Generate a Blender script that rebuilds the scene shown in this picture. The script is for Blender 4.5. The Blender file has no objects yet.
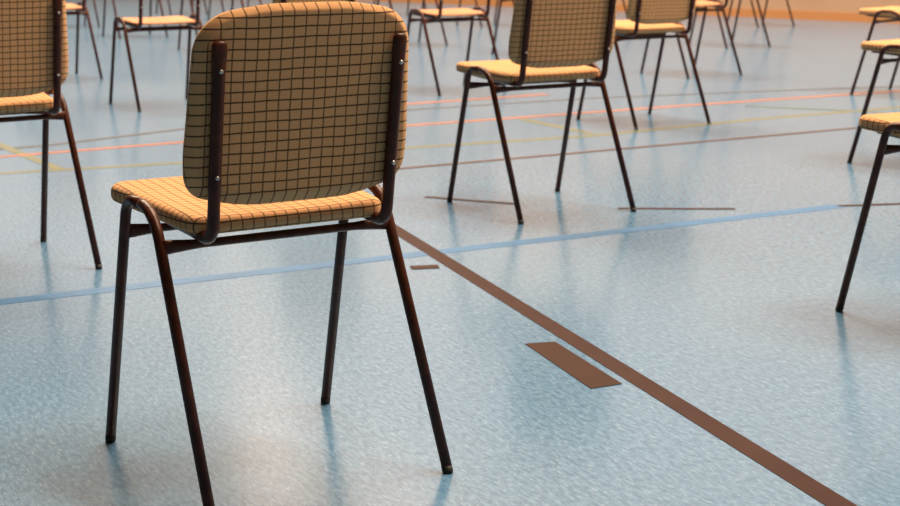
import bpy, bmesh, math
from mathutils import Vector, Matrix

sc = bpy.context.scene
COL = sc.collection
R = math.radians

# ------------------------------------------------------------------ materials
def new_mat(name):
    m = bpy.data.materials.new(name); m.use_nodes = True
    nt = m.node_tree; nt.nodes.clear()
    out = nt.nodes.new('ShaderNodeOutputMaterial')
    b = nt.nodes.new('ShaderNodeBsdfPrincipled')
    nt.links.new(b.outputs[0], out.inputs[0])
    return m, nt, b

def N(nt, typ, **kw):
    n = nt.nodes.new(typ)
    for k, v in kw.items(): setattr(n, k, v)
    return n

def math_n(nt, op, a, b=None, c=None):
    n = N(nt, 'ShaderNodeMath', operation=op)
    for i, v in enumerate((a, b, c)):
        if v is None: continue
        if isinstance(v, (int, float)): n.inputs[i].default_value = v
        else: nt.links.new(v, n.inputs[i])
    return n.outputs[0]

def mix_col(nt, fac, a, b):
    n = N(nt, 'ShaderNodeMix', data_type='RGBA')
    for s, v in ((n.inputs[0], fac), (n.inputs[6], a), (n.inputs[7], b)):
        if isinstance(v, (int, float)): s.default_value = v
        elif isinstance(v, tuple): s.default_value = (*v, 1)
        else: nt.links.new(v, s)
    return n.outputs[2]

def plain(name, col, rough=.5, spec=.5, metal=0, noise=None, coat=0):
    m, nt, b = new_mat(name)
    b.inputs['Base Color'].default_value = (*col, 1)
    b.inputs['Roughness'].default_value = rough
    b.inputs['Specular IOR Level'].default_value = spec
    b.inputs['Metallic'].default_value = metal
    b.inputs['Coat Weight'].default_value = coat
    if noise:
        col2, scale = noise
        tc = N(nt, 'ShaderNodeTexCoord')
        no = N(nt, 'ShaderNodeTexNoise'); no.inputs['Scale'].default_value = scale
        no.inputs['Detail'].default_value = 4
        nt.links.new(tc.outputs['Object'], no.inputs['Vector'])
        rp = N(nt, 'ShaderNodeMapRange'); rp.inputs[1].default_value = .4; rp.inputs[2].default_value = .7
        nt.links.new(no.outputs[0], rp.inputs[0])
        nt.links.new(mix_col(nt, rp.outputs[0], col, col2), b.inputs['Base Color'])
    return m

def fabric_mat(name, keep_x, keep_y):
    """tan woven upholstery with a dark windowpane check wrapping over the edges"""
    m, nt, b = new_mat(name)
    tc = N(nt, 'ShaderNodeTexCoord')
    geo = N(nt, 'ShaderNodeNewGeometry')
    vt = N(nt, 'ShaderNodeVectorTransform', vector_type='NORMAL', convert_from='WORLD', convert_to='OBJECT')
    nt.links.new(geo.outputs['Normal'], vt.inputs[0])
    wob = N(nt, 'ShaderNodeTexNoise'); wob.inputs['Scale'].default_value = 14; wob.inputs['Detail'].default_value = 1
    nt.links.new(tc.outputs['Object'], wob.inputs['Vector'])
    sub = N(nt, 'ShaderNodeVectorMath', operation='SUBTRACT'); nt.links.new(wob.outputs['Color'], sub.inputs[0])
    sub.inputs[1].default_value = (.5, .5, .5)
    scl = N(nt, 'ShaderNodeVectorMath', operation='SCALE'); nt.links.new(sub.outputs[0], scl.inputs[0]); scl.inputs['Scale'].default_value = .0045
    add = N(nt, 'ShaderNodeVectorMath', operation='ADD'); nt.links.new(tc.outputs['Object'], add.inputs[0]); nt.links.new(scl.outputs[0], add.inputs[1])
    sp = N(nt, 'ShaderNodeSeparateXYZ'); nt.links.new(add.outputs[0], sp.inputs[0])
    sn = N(nt, 'ShaderNodeSeparateXYZ'); nt.links.new(vt.outputs[0], sn.inputs[0])
    # fine fuzz to break the thread edges
    fz = N(nt, 'ShaderNodeTexNoise'); fz.inputs['Scale'].default_value = 420; fz.inputs['Detail'].default_value = 2
    nt.links.new(tc.outputs['Object'], fz.inputs['Vector'])
    tot = None
    for ax, step, off in (('X', .0200, .000), ('Y', .0172, .004), ('Z', .0163, .003)):
        q = math_n(nt, 'DIVIDE', math_n(nt, 'ADD', sp.outputs[ax], off + 10 * step), step)
        d = math_n(nt, 'ABSOLUTE', math_n(nt, 'SUBTRACT', math_n(nt, 'FRACT', q), .5))
        d = math_n(nt, 'MULTIPLY', d, step)
        d = math_n(nt, 'ADD', d, math_n(nt, 'MULTIPLY', math_n(nt, 'SUBTRACT', fz.outputs[0], .5), .0016))
        mr = N(nt, 'ShaderNodeMapRange'); mr.inputs[1].default_value = .0007; mr.inputs[2].default_value = .0017
        mr.inputs[3].default_value = 1; mr.inputs[4].default_value = 0
        nt.links.new(d, mr.inputs[0])
        keep = math_n(nt, 'LESS_THAN', math_n(nt, 'ABSOLUTE', sn.outputs[ax]), {'X': keep_x, 'Y': keep_y, 'Z': .72}[ax])
        l = math_n(nt, 'MULTIPLY', math_n(nt, 'MULTIPLY', mr.outputs[0], keep), (.85 if ax == 'X' else 1.0))
        tot = l if tot is None else math_n(nt, 'MAXIMUM', tot, l)
    wv = N(nt, 'ShaderNodeTexNoise'); wv.inputs['Scale'].default_value = 900; wv.inputs['Detail'].default_value = 2
    nt.links.new(tc.outputs['Object'], wv.inputs['Vector'])
    base = mix_col(nt, wv.outputs[0], FAB_A, FAB_B)
    colr = mix_col(nt, math_n(nt, 'MULTIPLY', tot, .93), base, (.022, .012, .008))
    nt.links.new(colr, b.inputs['Base Color'])
    b.inputs['Roughness'].default_value = .9
    b.inputs['Specular IOR Level'].default_value = .15
    b.inputs['Sheen Weight'].default_value = .15
    b.inputs['Sheen Tint'].default_value = (1, .7, .4, 1)
    bp = N(nt, 'ShaderNodeBump'); bp.inputs['Strength'].default_value = .25; bp.inputs['Distance'].default_value = .001
    nt.links.new(wv.outputs[0], bp.inputs['Height']); nt.links.new(bp.outputs[0], b.inputs['Normal'])
    return m

def floor_mat():
    """pale blue marbled sports linoleum, flecks drawn out along the hall, sealed and polished"""
    m, nt, b = new_mat('blue_linoleum')
    tc = N(nt, 'ShaderNodeTexCoord')
    def streak(sx, sy, detail, seed, rot=-64):
        mp = N(nt, 'ShaderNodeMapping', vector_type='TEXTURE')
        mp.inputs['Rotation'].default_value = (0, 0, R(rot))
        mp.inputs['Scale'].default_value = (1 / sx, 1 / sy, 1)
        mp.inputs['Location'].default_value = (seed, seed * .7, 0)
        nt.links.new(tc.outputs['Object'], mp.inputs[0])
        n = N(nt, 'ShaderNodeTexNoise'); n.inputs['Scale'].default_value = 1; n.inputs['Detail'].default_value = detail
        n.inputs['Roughness'].default_value = .6
        nt.links.new(mp.outputs[0], n.inputs['Vector'])
        return n.outputs[0]
    def ramp(v, lo, hi):
        r = N(nt, 'ShaderNodeMapRange'); r.inputs[1].default_value = lo; r.inputs[2].default_value = hi
        nt.links.new(v, r.inputs[0]); return r.outputs[0]
    s1 = streak(38, 110, 4, 0)
    s2 = streak(48, 220, 3, 3.1)
    s3 = streak(45, 160, 3, 7.7, -50)
    big = streak(.7, .7, 2, 1.3)
    c = mix_col(nt, ramp(s1, .38, .62), FL_A, FL_B)
    c = mix_col(nt, math_n(nt, 'MULTIPLY', ramp(s2, .56, .70), .6), c, FL_LIGHT)
    c = mix_col(nt, math_n(nt, 'MULTIPLY', ramp(s3, .56, .68), .70), c, FL_DARK)
    c = mix_col(nt, math_n(nt, 'MULTIPLY', ramp(big, .35, .7), .25), c, FL_WORN)
    nt.links.new(c, b.inputs['Base Color'])
    rr = math_n(nt, 'ADD', math_n(nt, 'MULTIPLY', big, .08), FL_ROUGH)
    nt.links.new(rr, b.inputs['Roughness'])
    b.inputs['Specular IOR Level'].default_value = FL_SPEC
    bp = N(nt, 'ShaderNodeBump'); bp.inputs['Strength'].default_value = .03; bp.inputs['Distance'].default_value = .002
    nt.links.new(s1, bp.inputs['Height']); nt.links.new(bp.outputs[0], b.inputs['Normal'])
    return m

FAB_A, FAB_B = (.51, .262, .118), (.67, .367, .178)
FL_A, FL_B = (.050, .140, .265), (.100, .220, .375)
FL_LIGHT, FL_DARK, FL_WORN = (.29, .41, .55), (.03, .10, .21), (.15, .21, .29)
FL_ROUGH, FL_SPEC = .16, .6

FABRIC = fabric_mat('checked_fabric_seat', .72, .72)
FABRIC_BACK = fabric_mat('checked_fabric_back', .45, .33)
PAINT = plain('brown_enamel', (.046, .0115, .0060), .33, .2, noise=((.082, .021, .010), 40))
WOOD = plain('lacquered_beech', (.46, .205, .095), .55, .2, noise=((.40, .175, .08), 8))
RUBBER = plain('black_rubber', (.012, .012, .012), .6)
STEEL = plain('screw_steel', (.55, .53, .5), .3, metal=1)
FLOOR = floor_mat()
def line_mat(name, col, col2=None, rough=.55, spec=.08):
    m = plain(name, col, rough, spec, noise=(col2 or tuple(x * .85 for x in col), 9))
    return m

# ------------------------------------------------------------------ mesh helpers
def link_mesh(name, bm, mat, parent=None, smooth=True):
    bmesh.ops.recalc_face_normals(bm, faces=bm.faces)
    me = bpy.data.meshes.new(name); bm.to_mesh(me); bm.free()
    me.materials.append(mat)
    if smooth:
        for p in me.polygons: p.use_smooth = True
    o = bpy.data.objects.new(name, me); COL.objects.link(o)
    if parent: o.parent = parent
    return o

def fillet(pts, radii, seg=8):
    """polyline with rounded inner corners"""
    out = [Vector(pts[0])]
    for i in range(1, len(pts) - 1):
        p = Vector(pts[i]); a = (Vector(pts[i - 1]) - p); b = (Vector(pts[i + 1]) - p)
        la, lb = a.length, b.length; a.normalize(); b.normalize()
        ang = a.angle(b); r = radii[i - 1]
        t = min(r / math.tan(ang / 2), la * .95, lb * .95); r = t * math.tan(ang / 2)
        bis = (a + b).normalized(); cen = p + bis * (r / math.sin(ang / 2))
        s = p + a * t - cen; e = p + b * t - cen
        tot = s.angle(e); axis = s.cross(e).normalized()
        for k in range(seg + 1):
            out.append(cen + Matrix.Rotation(tot * k / seg, 3, axis) @ s)
    out.append(Vector(pts[-1]))
    return out

def tube(bm, pts, r, n=14, side=Vector((1, 0, 0)), radii=None):
    """swept tube; radii: optional list of (along side, across side) per point"""
    pts = [Vector(p) for p in pts]; rings = []
    for i, p in enumerate(pts):
        t = (pts[min(i + 1, len(pts) - 1)] - pts[max(i - 1, 0)]).normalized()
        u = (side - t * side.dot(t)).normalized(); v = t.cross(u)
        ra, rb = radii[i] if radii else (r, r)
        rings.append([bm.verts.new(p + u * math.cos(2 * math.pi * k / n) * ra + v * math.sin(2 * math.pi * k / n) * rb) for k in range(n)])
    for a, b in zip(rings, rings[1:]):
        for k in range(n):
            bm.faces.new((a[k], a[(k + 1) % n], b[(k + 1) % n], b[k]))
    bm.faces.new(rings[0][::-1]); bm.faces.new(rings[-1])

def smooth_outline(corners, radii, seg=9, edge=7):
    """closed rounded polygon in 2-D, with extra points along the straights"""
    n = len(corners); out = []
    for i in range(n):
        p = Vector(corners[i]); a = Vector(corners[i - 1]) - p; b = Vector(corners[(i + 1) % n]) - p
        a.normalize(); b.normalize(); ang = a.angle(b); r = radii[i]
        t = r / math.tan(ang / 2); cen = p + (a + b).normalized() * (r / math.sin(ang / 2))
        s = p + a * t - cen; e = p + b * t - cen
        a0 = math.atan2(s.y, s.x); a1 = math.atan2(e.y, e.x); d = (a1 - a0 + math.pi) % (2 * math.pi) - math.pi
        arc = [cen + Vector((math.cos(a0 + d * k / seg), math.sin(a0 + d * k / seg))) * r for k in range(seg + 1)]
        out.append(arc)
    pts = []
    for i in range(n):
        pts += out[i]
        s, e = out[i][-1], out[(i + 1) % n][0]
        for k in range(1, edge): pts.append(s.lerp(e, k / edge))
    return pts

def pad(bm, outline, thick, r_top, r_bot, shape, dome_top=.004, bevel=False):
    """upholstered pad: rounded slab from a 2-D outline; shape(a, b, h) places a point"""
    n = len(outline)
    area = sum(outline[i].x * outline[(i + 1) % n].y - outline[(i + 1) % n].x * outline[i].y for i in range(n))
    sg = 1 if area > 0 else -1
    nrm = []
    for i in range(n):
        t = (outline[(i + 1) % n] - outline[i - 1]).normalized(); nrm.append(Vector((t.y, -t.x)) * sg)
    cen = sum(outline, Vector((0, 0))) / n
    def ring(inset, h, k=1.0):
        return [bm.verts.new(shape(*(cen + (p - q * inset - cen) * k), h)) for p, q in zip(outline, nrm)]
    rings = []
    rings.append(ring(r_bot * (1.25 if bevel else 1), 0, .45)); rings.append(ring(r_bot * (1.25 if bevel else 1), 0, .8))
    if bevel:
        for i_, h_ in ((1.25, 0), (1.0, .02), (.88, .09), (.55, .40), (.18, .80), (.06, .98), (0, 1.2)): rings.append(ring(r_bot * i_, r_bot * h_))
    for j in range(0 if bevel else 7):
        a = math.pi / 2 * j / 6; rings.append(ring(r_bot * (1 - math.sin(a)), r_bot * (1 - math.cos(a))))
    for j in range(7):
        a = math.pi / 2 * j / 6; rings.append(ring(r_top * (1 - math.cos(a)), thick - r_top * (1 - math.sin(a))))
    for k in (.9, .75, .55, .3):
        rings.append(ring(r_top, thick + dome_top * (1 - k * k), k))
    for a, b in zip(rings, rings[1:]):
        for i in range(n): bm.faces.new((a[i], a[(i + 1) % n], b[(i + 1) % n], b[i]))
    bm.faces.new(rings[0][::-1])
    ct = bm.verts.new(shape(cen.x, cen.y, thick + dome_top)); l = rings[-1]
    for i in range(n): bm.faces.new((l[i], l[(i + 1) % n], ct))

# ------------------------------------------------------------------ the chair
def thing(name, label, cat, loc, rz=0, group=None):
    o = bpy.data.objects.new(name, None); COL.objects.link(o)
    o.location = loc; o.rotation_euler = (0, 0, rz)
    o['label'] = label; o['category'] = cat
    if group: o['group'] = group
    o.empty_display_size = .2
    return o

LEG_R, UP_R, BAR_R = .0092, .0100, .0072
def up_at(z):                       # centre line of the backrest upright (leaning back)
    return -.176 - .18 * (z - .526)

def make_chair(wooden=False):
    root = thing('wooden_chair' if wooden else 'stacking_chair', 'x', 'chair', (0, 0, 0))
    (make_boards if wooden else make_pads)(root)
    make_frame(root)
    return root

def make_boards(root):
    # thin moulded seat between the side tubes and a bent board high on the uprights
    so = smooth_outline([(-.170, -.118), (.170, -.118), (.183, .140), (-.183, .140)], [.040, .040, .045, .045])
    bm = bmesh.new()
    pad(bm, so, .011, .004, .004, lambda a, b, h: Vector((a, b, .434 + (b + .118) * .062 + h - .007 * (1 - (a / .18) ** 2) * (1 - (b / .2) ** 2))), 0)
    link_mesh('seat', bm, WOOD, root)
    bo = smooth_outline([(-.185, .600), (.185, .600), (.178, .775), (-.178, .775)], [.05, .05, .06, .06])
    bm = bmesh.new()
    pad(bm, bo, .010, .004, .004, lambda a, b, h: Vector((a, up_at(b) + .0095 + h + .9 * (.155 ** 2 - a * a) * .5, b)), 0)
    link_mesh('backrest', bm, WOOD, root)

def make_pads(root):
    # seat cushion: wider at the front, rising to the front edge
    so = smooth_outline([(-.173, -.127), (.173, -.127), (.206, .212), (-.206, .212)], [.030, .030, .038, .038])
    def seat_shape(a, b, h):
        base = .4250 + (b + .127) * .050
        t = max(0, 1 - (a / .19) ** 2)
        dish = -.006 * t * (1 - ((b - .0) / .22) ** 2) if h > .01 else 0.0
        return Vector((a, b, base + h + dish))
    bm = bmesh.new(); pad(bm, so, .031, .014, .011, seat_shape, .002); link_mesh('seat', bm, FABRIC, root)
    # backrest cushion
    bo = smooth_outline([(-.192, .499), (-.095, .474), (.095, .474), (.192, .499), (.196, .56), (.183, .777), (.07, .794), (-.07, .794), (-.183, .777), (-.196, .56)],
                        [.045, .3, .3, .045, .3, .068, .3, .3, .068, .3], edge=4)
    def back_shape(a, b, h):
        y = up_at(b) + .0085 + h + .20 * (a * a - .155 ** 2) * .5
        return Vector((a, y, b - h * .18))
    bm = bmesh.new(); pad(bm, bo, .036, .013, .0145, back_shape, .004, True); link_mesh('backrest', bm, FABRIC_BACK, root)

def make_frame(root):
    for s in (-1, 1):
        # one bent side tube: front leg and rear leg share the top bend
        pts = [(s * .216, .207, .010), (s * .2085, .0805, .4625), (s * .2085, -.044, .4625), (s * .214, -.2525, .010)]
        path = fillet(pts, [.042, .085], 10)
        mid = len(path) // 2
        for part, end in ((path[:mid + 1], pts[0]), (path[mid:], pts[3])):
            bm = bmesh.new(); tube(bm, part, LEG_R); lg = link_mesh('leg', bm, PAINT, root)
            e = Vector(end); nx = Vector(part[1] if end is pts[0] else part[-2])
            d = (nx - e).normalized()
            bm = bmesh.new(); foot = Vector((e.x, e.y, 0)) - Vector((d.x, d.y, 0)) * .010
            tube(bm, [foot, foot + d * .004, foot + d * .014], .0098, radii=[(.0088, .0088), (.0095, .0095), (.0094, .0094)])
            link_mesh('foot_cap', bm, RUBBER, lg)
        # backrest upright bending forward into the rail under the seat
        zt = .738
        p2 = fillet([(s * .155, up_at(zt), zt), (s * .155, up_at(.4225), .4225), (s * .160, .165, .4395)], [.032], 10)
        top = Vector(p2[0]); nxt = Vector(p2[1]); ins = [top.lerp(nxt, f) for f in (.02, .06, .12, .2)]
        p2 = [top] + ins + p2[1:]
        rad = [(.0085, .0035), (.0125, .0055), (.0130, .0060), (.0118, .0080), (UP_R, UP_R)] + [(UP_R, UP_R)] * (len(p2) - 5)
        bm = bmesh.new(); tube(bm, p2, UP_R, radii=rad); up = link_mesh('back_support', bm, PAINT, root)
        for z in (.526, .692):
            bm = bmesh.new(); y = up_at(z)
            tube(bm, [(s * .155, y - .0085, z), (s * .155, y - .0108, z + .0004), (s * .155, y - .0122, z + .0006)], .004, 10, radii=[(.0036, .0036), (.0036, .0036), (.002, .002)])
            link_mesh('screw', bm, STEEL, up)
    # cross bars with pressed flat ends
    for y, z in ((-.0735, .4035), (.0965, .4030)):
        xs = (-.2085, -.198, -.185, -.165, -.14, 0, .14, .165, .185, .198, .2085)
        rr = [(.0055, .0125), (.0055, .0122), (.006, .0108), (.0068, .009), (BAR_R, BAR_R)]
        rr = rr + [(BAR_R, BAR_R)] + rr[::-1]
        bm = bmesh.new(); tube(bm, [(x, y, z) for x in xs], BAR_R, side=Vector((0, 1, 0)), radii=rr)
        link_mesh('crossbar', bm, PAINT, root)

def copy_tree(o, parent=None):
    c = o.copy(); COL.objects.link(c)
    if parent: c.parent = parent
    for ch in list(o.children): copy_tree(ch, c)
    return c

G0, GA, GB = Vector((-.355, 2.640)), Vector((1.5744, .8781)), Vector((-.9265, 1.5648))
def grid(a, b): return tuple(G0 + GA * a + GB * b)
# (x, y), heading in degrees, label
# ((x, y), heading in degrees, label); the front rows are upholstered, the rows behind have plain seats
PADDED = [
 ((-.321, 2.601), 31.1, 'checked tan chair in the foreground, its whole backrest and seat closest to the viewer'),
 ((.289, 5.094), 28.5, 'checked tan chair right of the foreground chair, complete except its cut-off backrest top'),
 ((-1.277, 4.232), 33.0, 'checked chair cut off by the left edge, its right half and two right legs showing'),
 ((1.218, 3.517), 25.4, 'nearest of the chairs cut by the right edge, one long dark leg under its seat'),
 ((1.867, 5.991), 38.5, 'second nearest of the chairs cut by the right edge, seat corner above the nearest one'),
 ((2.528, 8.591), 46.0, 'third nearest of the chairs cut by the right edge, seat at the upper right corner'),
 ((.917, 7.423), 30.1, 'checked chair right behind the second complete chair, seat and backrest bottom partly covered by it'),
 (grid(1, 2), 30, 'checked chair almost wholly hidden behind the foreground chair, a strip of backrest above it'),
]
PLAIN = [
 ((-1.530, 8.255), 30.0, 'plain orange seat chair standing clear between the left edge chair and the foreground backrest'),
 ((-2.501, 9.858), 32.8, 'plain orange seat chair peeking out right behind the left edge chair'),
 ((.006, 8.951), 29.8, 'plain bright orange seat chair just right of the foreground backrest top'),
 ((1.526, 9.898), 30.9, 'plain seat chair with its seat at the top edge, behind the partly covered checked chair'),
 ((2.203, 12.339), 29.1, 'chair of which only crossing legs show before the tan wall, nearer of the two'),
 ((2.953, 14.901), 27.8, 'chair closest to the tan wall right of centre, only lower legs showing'),
 (grid(2, 4), 30, 'far chair whose legs are covered by the top of the foreground backrest'),
 (grid(2, 5), 30, 'far chair with legs against the upper left corner of the foreground backrest'),
 ((-2.79, 13.85), 30, 'far chair whose legs stand behind the clear-standing chair on the left'),
 ((-3.72, 15.35), 30, 'far chair with thin legs between the two plain seat chairs on the left'),
 ((.615, 11.53), 30, 'far chair with dark front leg between the bright orange seat and second complete chair'),
 ((-.33, 12.65), 30, 'far chair with two feet under the bright orange seat right of the foreground backrest'),
 (grid(3, 6), 30, 'very far chair with feet hidden behind the foreground backrest top'),
 ((-2.21, 16.23), 30, 'very far chair with leg tops at the upper left of the foreground backrest'),
 ((-3.04, 17.79), 30, 'very far chair with leg ends above the orange seat of the clear-standing chair'),
 (grid(4, 5), 30, 'far chair hidden behind the second complete chair except a leg beside its backrest'),
 ((.37, 15.2), 30, 'very far chair with two small feet under the right end of the bright orange seat'),
 (grid(4, 7), 30, 'very far chair with legs at the right end of the foreground backrest top'),
 (grid(5, 6), 30, 'very far chair near the wall, behind the backrest of the second complete chair'),
]
def build_chairs():
    for rows, wooden, grp in ((PADDED, False, 'checked upholstered chairs in the front rows'), (PLAIN, True, 'plain seat chairs in the rows behind')):
        proto = make_chair(wooden)
        for i, (xy, deg, lab) in enumerate(rows):
            o = proto if i == 0 else copy_tree(proto)
            o.location = (xy[0], xy[1], 0); o.rotation_euler = (0, 0, R(deg))
            o['label'] = lab; o['group'] = grp

# ------------------------------------------------------------------ floor markings
FLOOR_OBJ = []
def strip(name, pts, w, mat, label , h=.0012):
    """painted or taped strip lying on the floor, along a polyline"""
    pts = [Vector((*p, 0)) for p in pts]; bm = bmesh.new(); rows = []
    for i, p in enumerate(pts):
        t = (pts[min(i + 1, len(pts) - 1)] - pts[max(i - 1, 0)]).normalized(); q = Vector((-t.y, t.x, 0)) * w / 2
        rows.append([bm.verts.new(p + q), bm.verts.new(p - q), bm.verts.new(p - q + Vector((0, 0, h))), bm.verts.new(p + q + Vector((0, 0, h)))])
    for a, b in zip(rows, rows[1:]):
        for k in range(4): bm.faces.new((a[k], a[(k + 1) % 4], b[(k + 1) % 4], b[k]))
    bm.faces.new(rows[0]); bm.faces.new(rows[-1][::-1])
    o = link_mesh(name, bm, mat, FLOOR_OBJ[0], smooth=False)
    o['label'] = label
    return o

def poly(name, pts, mat, label, h=.0014):
    bm = bmesh.new()
    lo = [bm.verts.new((*p, 0)) for p in pts]; hi = [bm.verts.new((*p, h)) for p in pts]
    bm.faces.new(lo[::-1]); bm.faces.new(hi)
    for i in range(len(pts)): bm.faces.new((lo[i], lo[(i + 1) % len(pts)], hi[(i + 1) % len(pts)], hi[i]))
    o = link_mesh(name, bm, mat, FLOOR_OBJ[0], smooth=False); o['label'] = label
    return o

def ext(a, b, fa=0., fb=0.):
    a = Vector(a); b = Vector(b); d = b - a
    return tuple(a - d * fa), tuple(b + d * fb)

def build_lines():
    brown = line_mat('brown_paint', (.032, .0112, .0092), (.040, .015, .012))
    tape = line_mat('brown_tape', (.036, .0125, .0075))
    faded = line_mat('faded_brown_tape', (.085, .042, .027))
    blue = line_mat('blue_paint', (.050, .150, .32), None, .4, .2)
    orange = line_mat('orange_paint', (.34, .13, .08), None, .3, .3)
    yellow = line_mat('yellow_paint', (.16, .175, .095), None, .25, .4)
    grey = line_mat('grey_brown_paint', (.085, .085, .09))
    green = line_mat('green_grey_paint', (.08, .12, .09))
    strip('court_line', ext((-.172, 4.70), (.620, 2.328), .04, .35), .047, brown, 'bold brown line running diagonally across the blue floor from the foreground chair', h=.0009)
    strip('court_line', ext((-1.12, 3.753), (1.293, 5.057), .5, .0), .060, blue, 'pale blue line crossing the floor behind the foreground chair', h=.0007)
    strip('court_line', ext((-.215, 5.92), (1.941, 7.15), .0, .6), .033, faded, 'thin brown line crossing under the second complete chair', h=.0011)
    strip('court_line', [(-2.9, 5.75), (-1.846, 6.315), (-1.159, 6.751), (-.186, 7.30), (1.2, 8.07), (2.553, 8.776), (5.0, 10.1)], .054, orange, 'long orange line, the brightest line across the middle of the floor', h=.0010)
    strip('court_line', ext((-.60, 8.0), (.168, 8.467), .0, .5), .060, orange, 'short faint orange line beyond the long orange one', h=.0012)
    strip('court_line', [(-2.6, 6.05), (-1.723, 6.676), (-1.248, 7.20), (-.203, 7.957), (.753, 8.464), (1.881, 8.83), (2.63, 9.03), (4.2, 9.5)], .045, grey, 'thin dark grey line just beyond the long orange line', h=.0008)
    strip('court_line', [(-2.7, 5.35), (-1.719, 5.867), (-1.055, 6.128), (.628, 6.881), (1.506, 7.483), (3.6, 8.7)], .050, yellow, 'faint yellow line between the long orange line and thin brown line', h=.0007)
    strip('court_line', ext((-1.951, 6.685), (-1.506, 5.948), .1, .0), .045, yellow, 'slanting yellow line segment beside the legs of the left edge chair', h=.0009)
    strip('court_line', ext((.35, 7.535), (.643, 6.951), .0, .0), .045, yellow, 'slanting yellowish line segment behind the second complete chair', h=.0009)
    strip('court_line', ext((1.54, 8.05), (2.03, 7.80), .0, .3), .040, green, 'faint green grey line meeting the long orange line at the right', h=.0006)
    poly('floor_tape', [(.165, 3.325), (.233, 3.341), (.346, 3.011), (.28, 2.978)], tape, 'large brown tape rectangle beside the bold brown line')
    poly('floor_tape', [(-.110, 4.148), (-.034, 4.163), (-.028, 4.118), (-.103, 4.103)], tape, 'tiny brown tape rectangle near the rear leg of the foreground chair')
    strip('arc_dash', [(-.085, 5.279), (.07, 5.20), (.222, 5.129)], .030, tape, 'thin brown dash at the left feet of the second complete chair', h=.0009)
    strip('arc_dash', [(.555, 5.032), (.75, 5.018), (.937, 5.011)], .030, tape, 'thin brown dash at the rear right foot of the second complete chair', h=.0009)
    strip('arc_dash', [(1.286, 5.057), (1.501, 5.089), (1.70, 5.13)], .030, tape, 'thin brown dash behind the leg of the nearest right edge chair', h=.0009)

# ------------------------------------------------------------------ the hall
T = Vector((.683, -.730, 0)).normalized(); NRM = Vector((-T.y, T.x, 0)) * -1   # along the far wall / into the hall
P0 = Vector((3.45, 16.15, 0))
H = 10.0
S0, S1, DEP = -22.0, 15.0, 24.0
def hp(s, d, z): return P0 + T * s + NRM * d + Vector((0, 0, z))

def slab(name, s0, s1, d0, d1, z0, z1, mat):
    bm = bmesh.new()
    v = [bm.verts.new(hp(s, d, z)) for z in (z0, z1) for s, d in ((s0, d0), (s1, d0), (s1, d1), (s0, d1))]
    for f in ((0, 1, 2, 3), (4, 5, 6, 7), (0, 1, 5, 4), (1, 2, 6, 5), (2, 3, 7, 6), (3, 0, 4, 7)): bm.faces.new([v[i] for i in f])
    o = link_mesh(name, bm, mat, smooth=False); o['kind'] = 'structure'
    return o

def emit(name, col, st):
    m = bpy.data.materials.new(name); m.use_nodes = True; nt = m.node_tree; nt.nodes.clear()
    e = nt.nodes.new('ShaderNodeEmission'); o = nt.nodes.new('ShaderNodeOutputMaterial')
    e.inputs[0].default_value = (*col, 1); e.inputs[1].default_value = st
    nt.links.new(e.outputs[0], o.inputs[0]); return m

WARM = (1.0, .77, .54)
def area(name, s, d, z, sx, sy, power, col, rot=None, face_down=True):
    l = bpy.data.lights.new(name, 'AREA'); l.shape = 'RECTANGLE'; l.size = sx; l.size_y = sy; l.energy = power; l.color = col
    o = bpy.data.objects.new(name, l); COL.objects.link(o); o.location = hp(s, d, z)
    if face_down: o.rotation_euler = (0, 0, math.atan2(T.y, T.x))
    else:
        o.rotation_euler = Vector(rot).to_track_quat('-Z', 'Y').to_euler()
    return o

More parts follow.
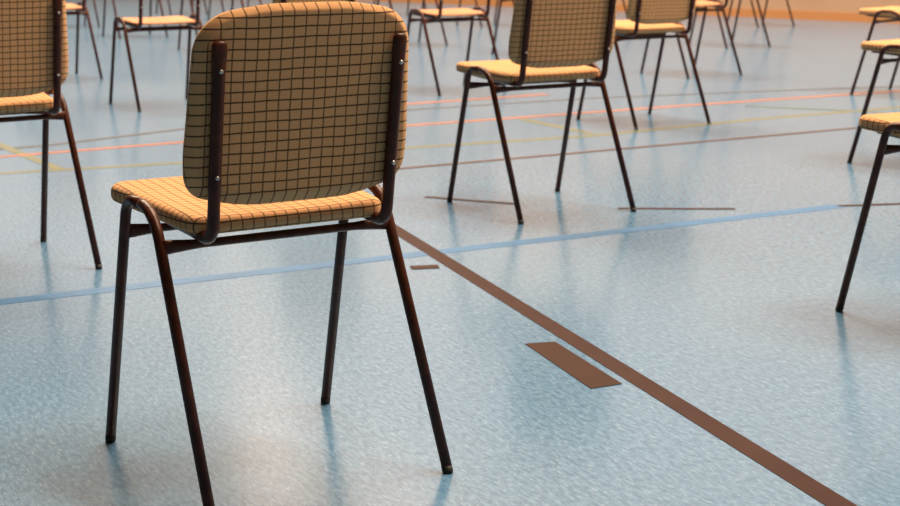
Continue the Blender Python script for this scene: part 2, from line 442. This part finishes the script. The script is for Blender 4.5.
def build_hall():
    wood = plain('wall_wood', (.36, .235, .16), .5, .25, noise=((.33, .215, .145), 1.5))
    base = plain('skirting_orange', (.38, .175, .07), .4, .3)
    white = plain('hall_plaster', (.72, .62, .50), .8, .2)
    dark = plain('dark_panelling', (.075, .072, .068), .7, .2)
    ceil = plain('ceiling_boards', (.30, .24, .18), .8, .2)
    FLOOR_OBJ.append(slab('floor', S0 - .3, S1 + .3, -.3, DEP + .3, -.15, 0, FLOOR))
    slab('wall_back', S0 - .3, S1 + .3, -.3, 0, 0, 2.6, wood)
    slab('wall_back_upper', S0 - .3, S1 + .3, -.3, 0, 2.6, H, white)
    slab('baseboard_back', S0, S1, 0, .02, 0, .085, base)
    slab('wall_front', S0 - .3, S1 + .3, DEP, DEP + .3, 0, H, dark)
    slab('wall_left', S0 - .3, S0, 0, DEP, 0, H, dark)
    slab('wall_right', S1, S1 + .3, 0, DEP, 0, H, dark)
    slab('ceiling', S0 - .3, S1 + .3, -.3, DEP + .3, H, H + .2, ceil)
    glass = emit('daylit_glass', (1.0, .78, .67), 1.15)
    frame = plain('window_frame', (.6, .6, .58), .5)
    k = 0
    for i in range(6):
        s = S0 + .3 + i * 6.1; k += 1
        slab('window_%d' % k, s, s + 5.9, 0, .03, 2.9, 6.6, glass)
    warm = emit('warm_glow', (1.0, .70, .50), 4.2)  # emission for two added panels, not glazing
    slab('window_7', -9.9, -8.2, .04, .07, 6.2, 8.3, warm)  # unseen panels added to reflect as warm patches under the foreground chair
    slab('window_8', -6.9, -5.2, .04, .07, 6.8, 9.0, warm)
    for i in range(4):
        for j in range(2):
            area('ceiling_lamp', -7 + i * 6, 4.5 + j * 3.5, H - .05, 4.0, .8, 940, WARM)

def build_camera():
    f = 1549.75; pt, ro, h = R(11.7124), R(-.3046), .8965
    fw = Vector((0, math.cos(pt), -math.sin(pt))); rt = Vector((1, 0, 0)); up = Vector((0, math.sin(pt), math.cos(pt)))
    r2 = rt * math.cos(ro) + up * math.sin(ro); u2 = -rt * math.sin(ro) + up * math.cos(ro)
    cd = bpy.data.cameras.new('camera'); c = bpy.data.objects.new('camera', cd); COL.objects.link(c)
    M = Matrix((r2, u2, -fw)).transposed().to_4x4(); M.translation = (0, 0, h); c.matrix_world = M
    cd.sensor_width = 36; cd.lens = f / 900 * 36
    cd.dof.use_dof = True; cd.dof.focus_distance = 2.60; cd.dof.aperture_fstop = 9.0
    cd.clip_end = 200
    sc.camera = c

build_hall(); build_lines(); build_chairs(); build_camera()
w = bpy.data.worlds.new('world'); sc.world = w; w.use_nodes = True
w.node_tree.nodes['Background'].inputs[0].default_value = (.05, .05, .05, 1)
vs = sc.view_settings
vs.view_transform = 'Standard'; vs.look = 'None'; vs.gamma = 1; vs.use_curve_mapping = False
vs.exposure = 0.0
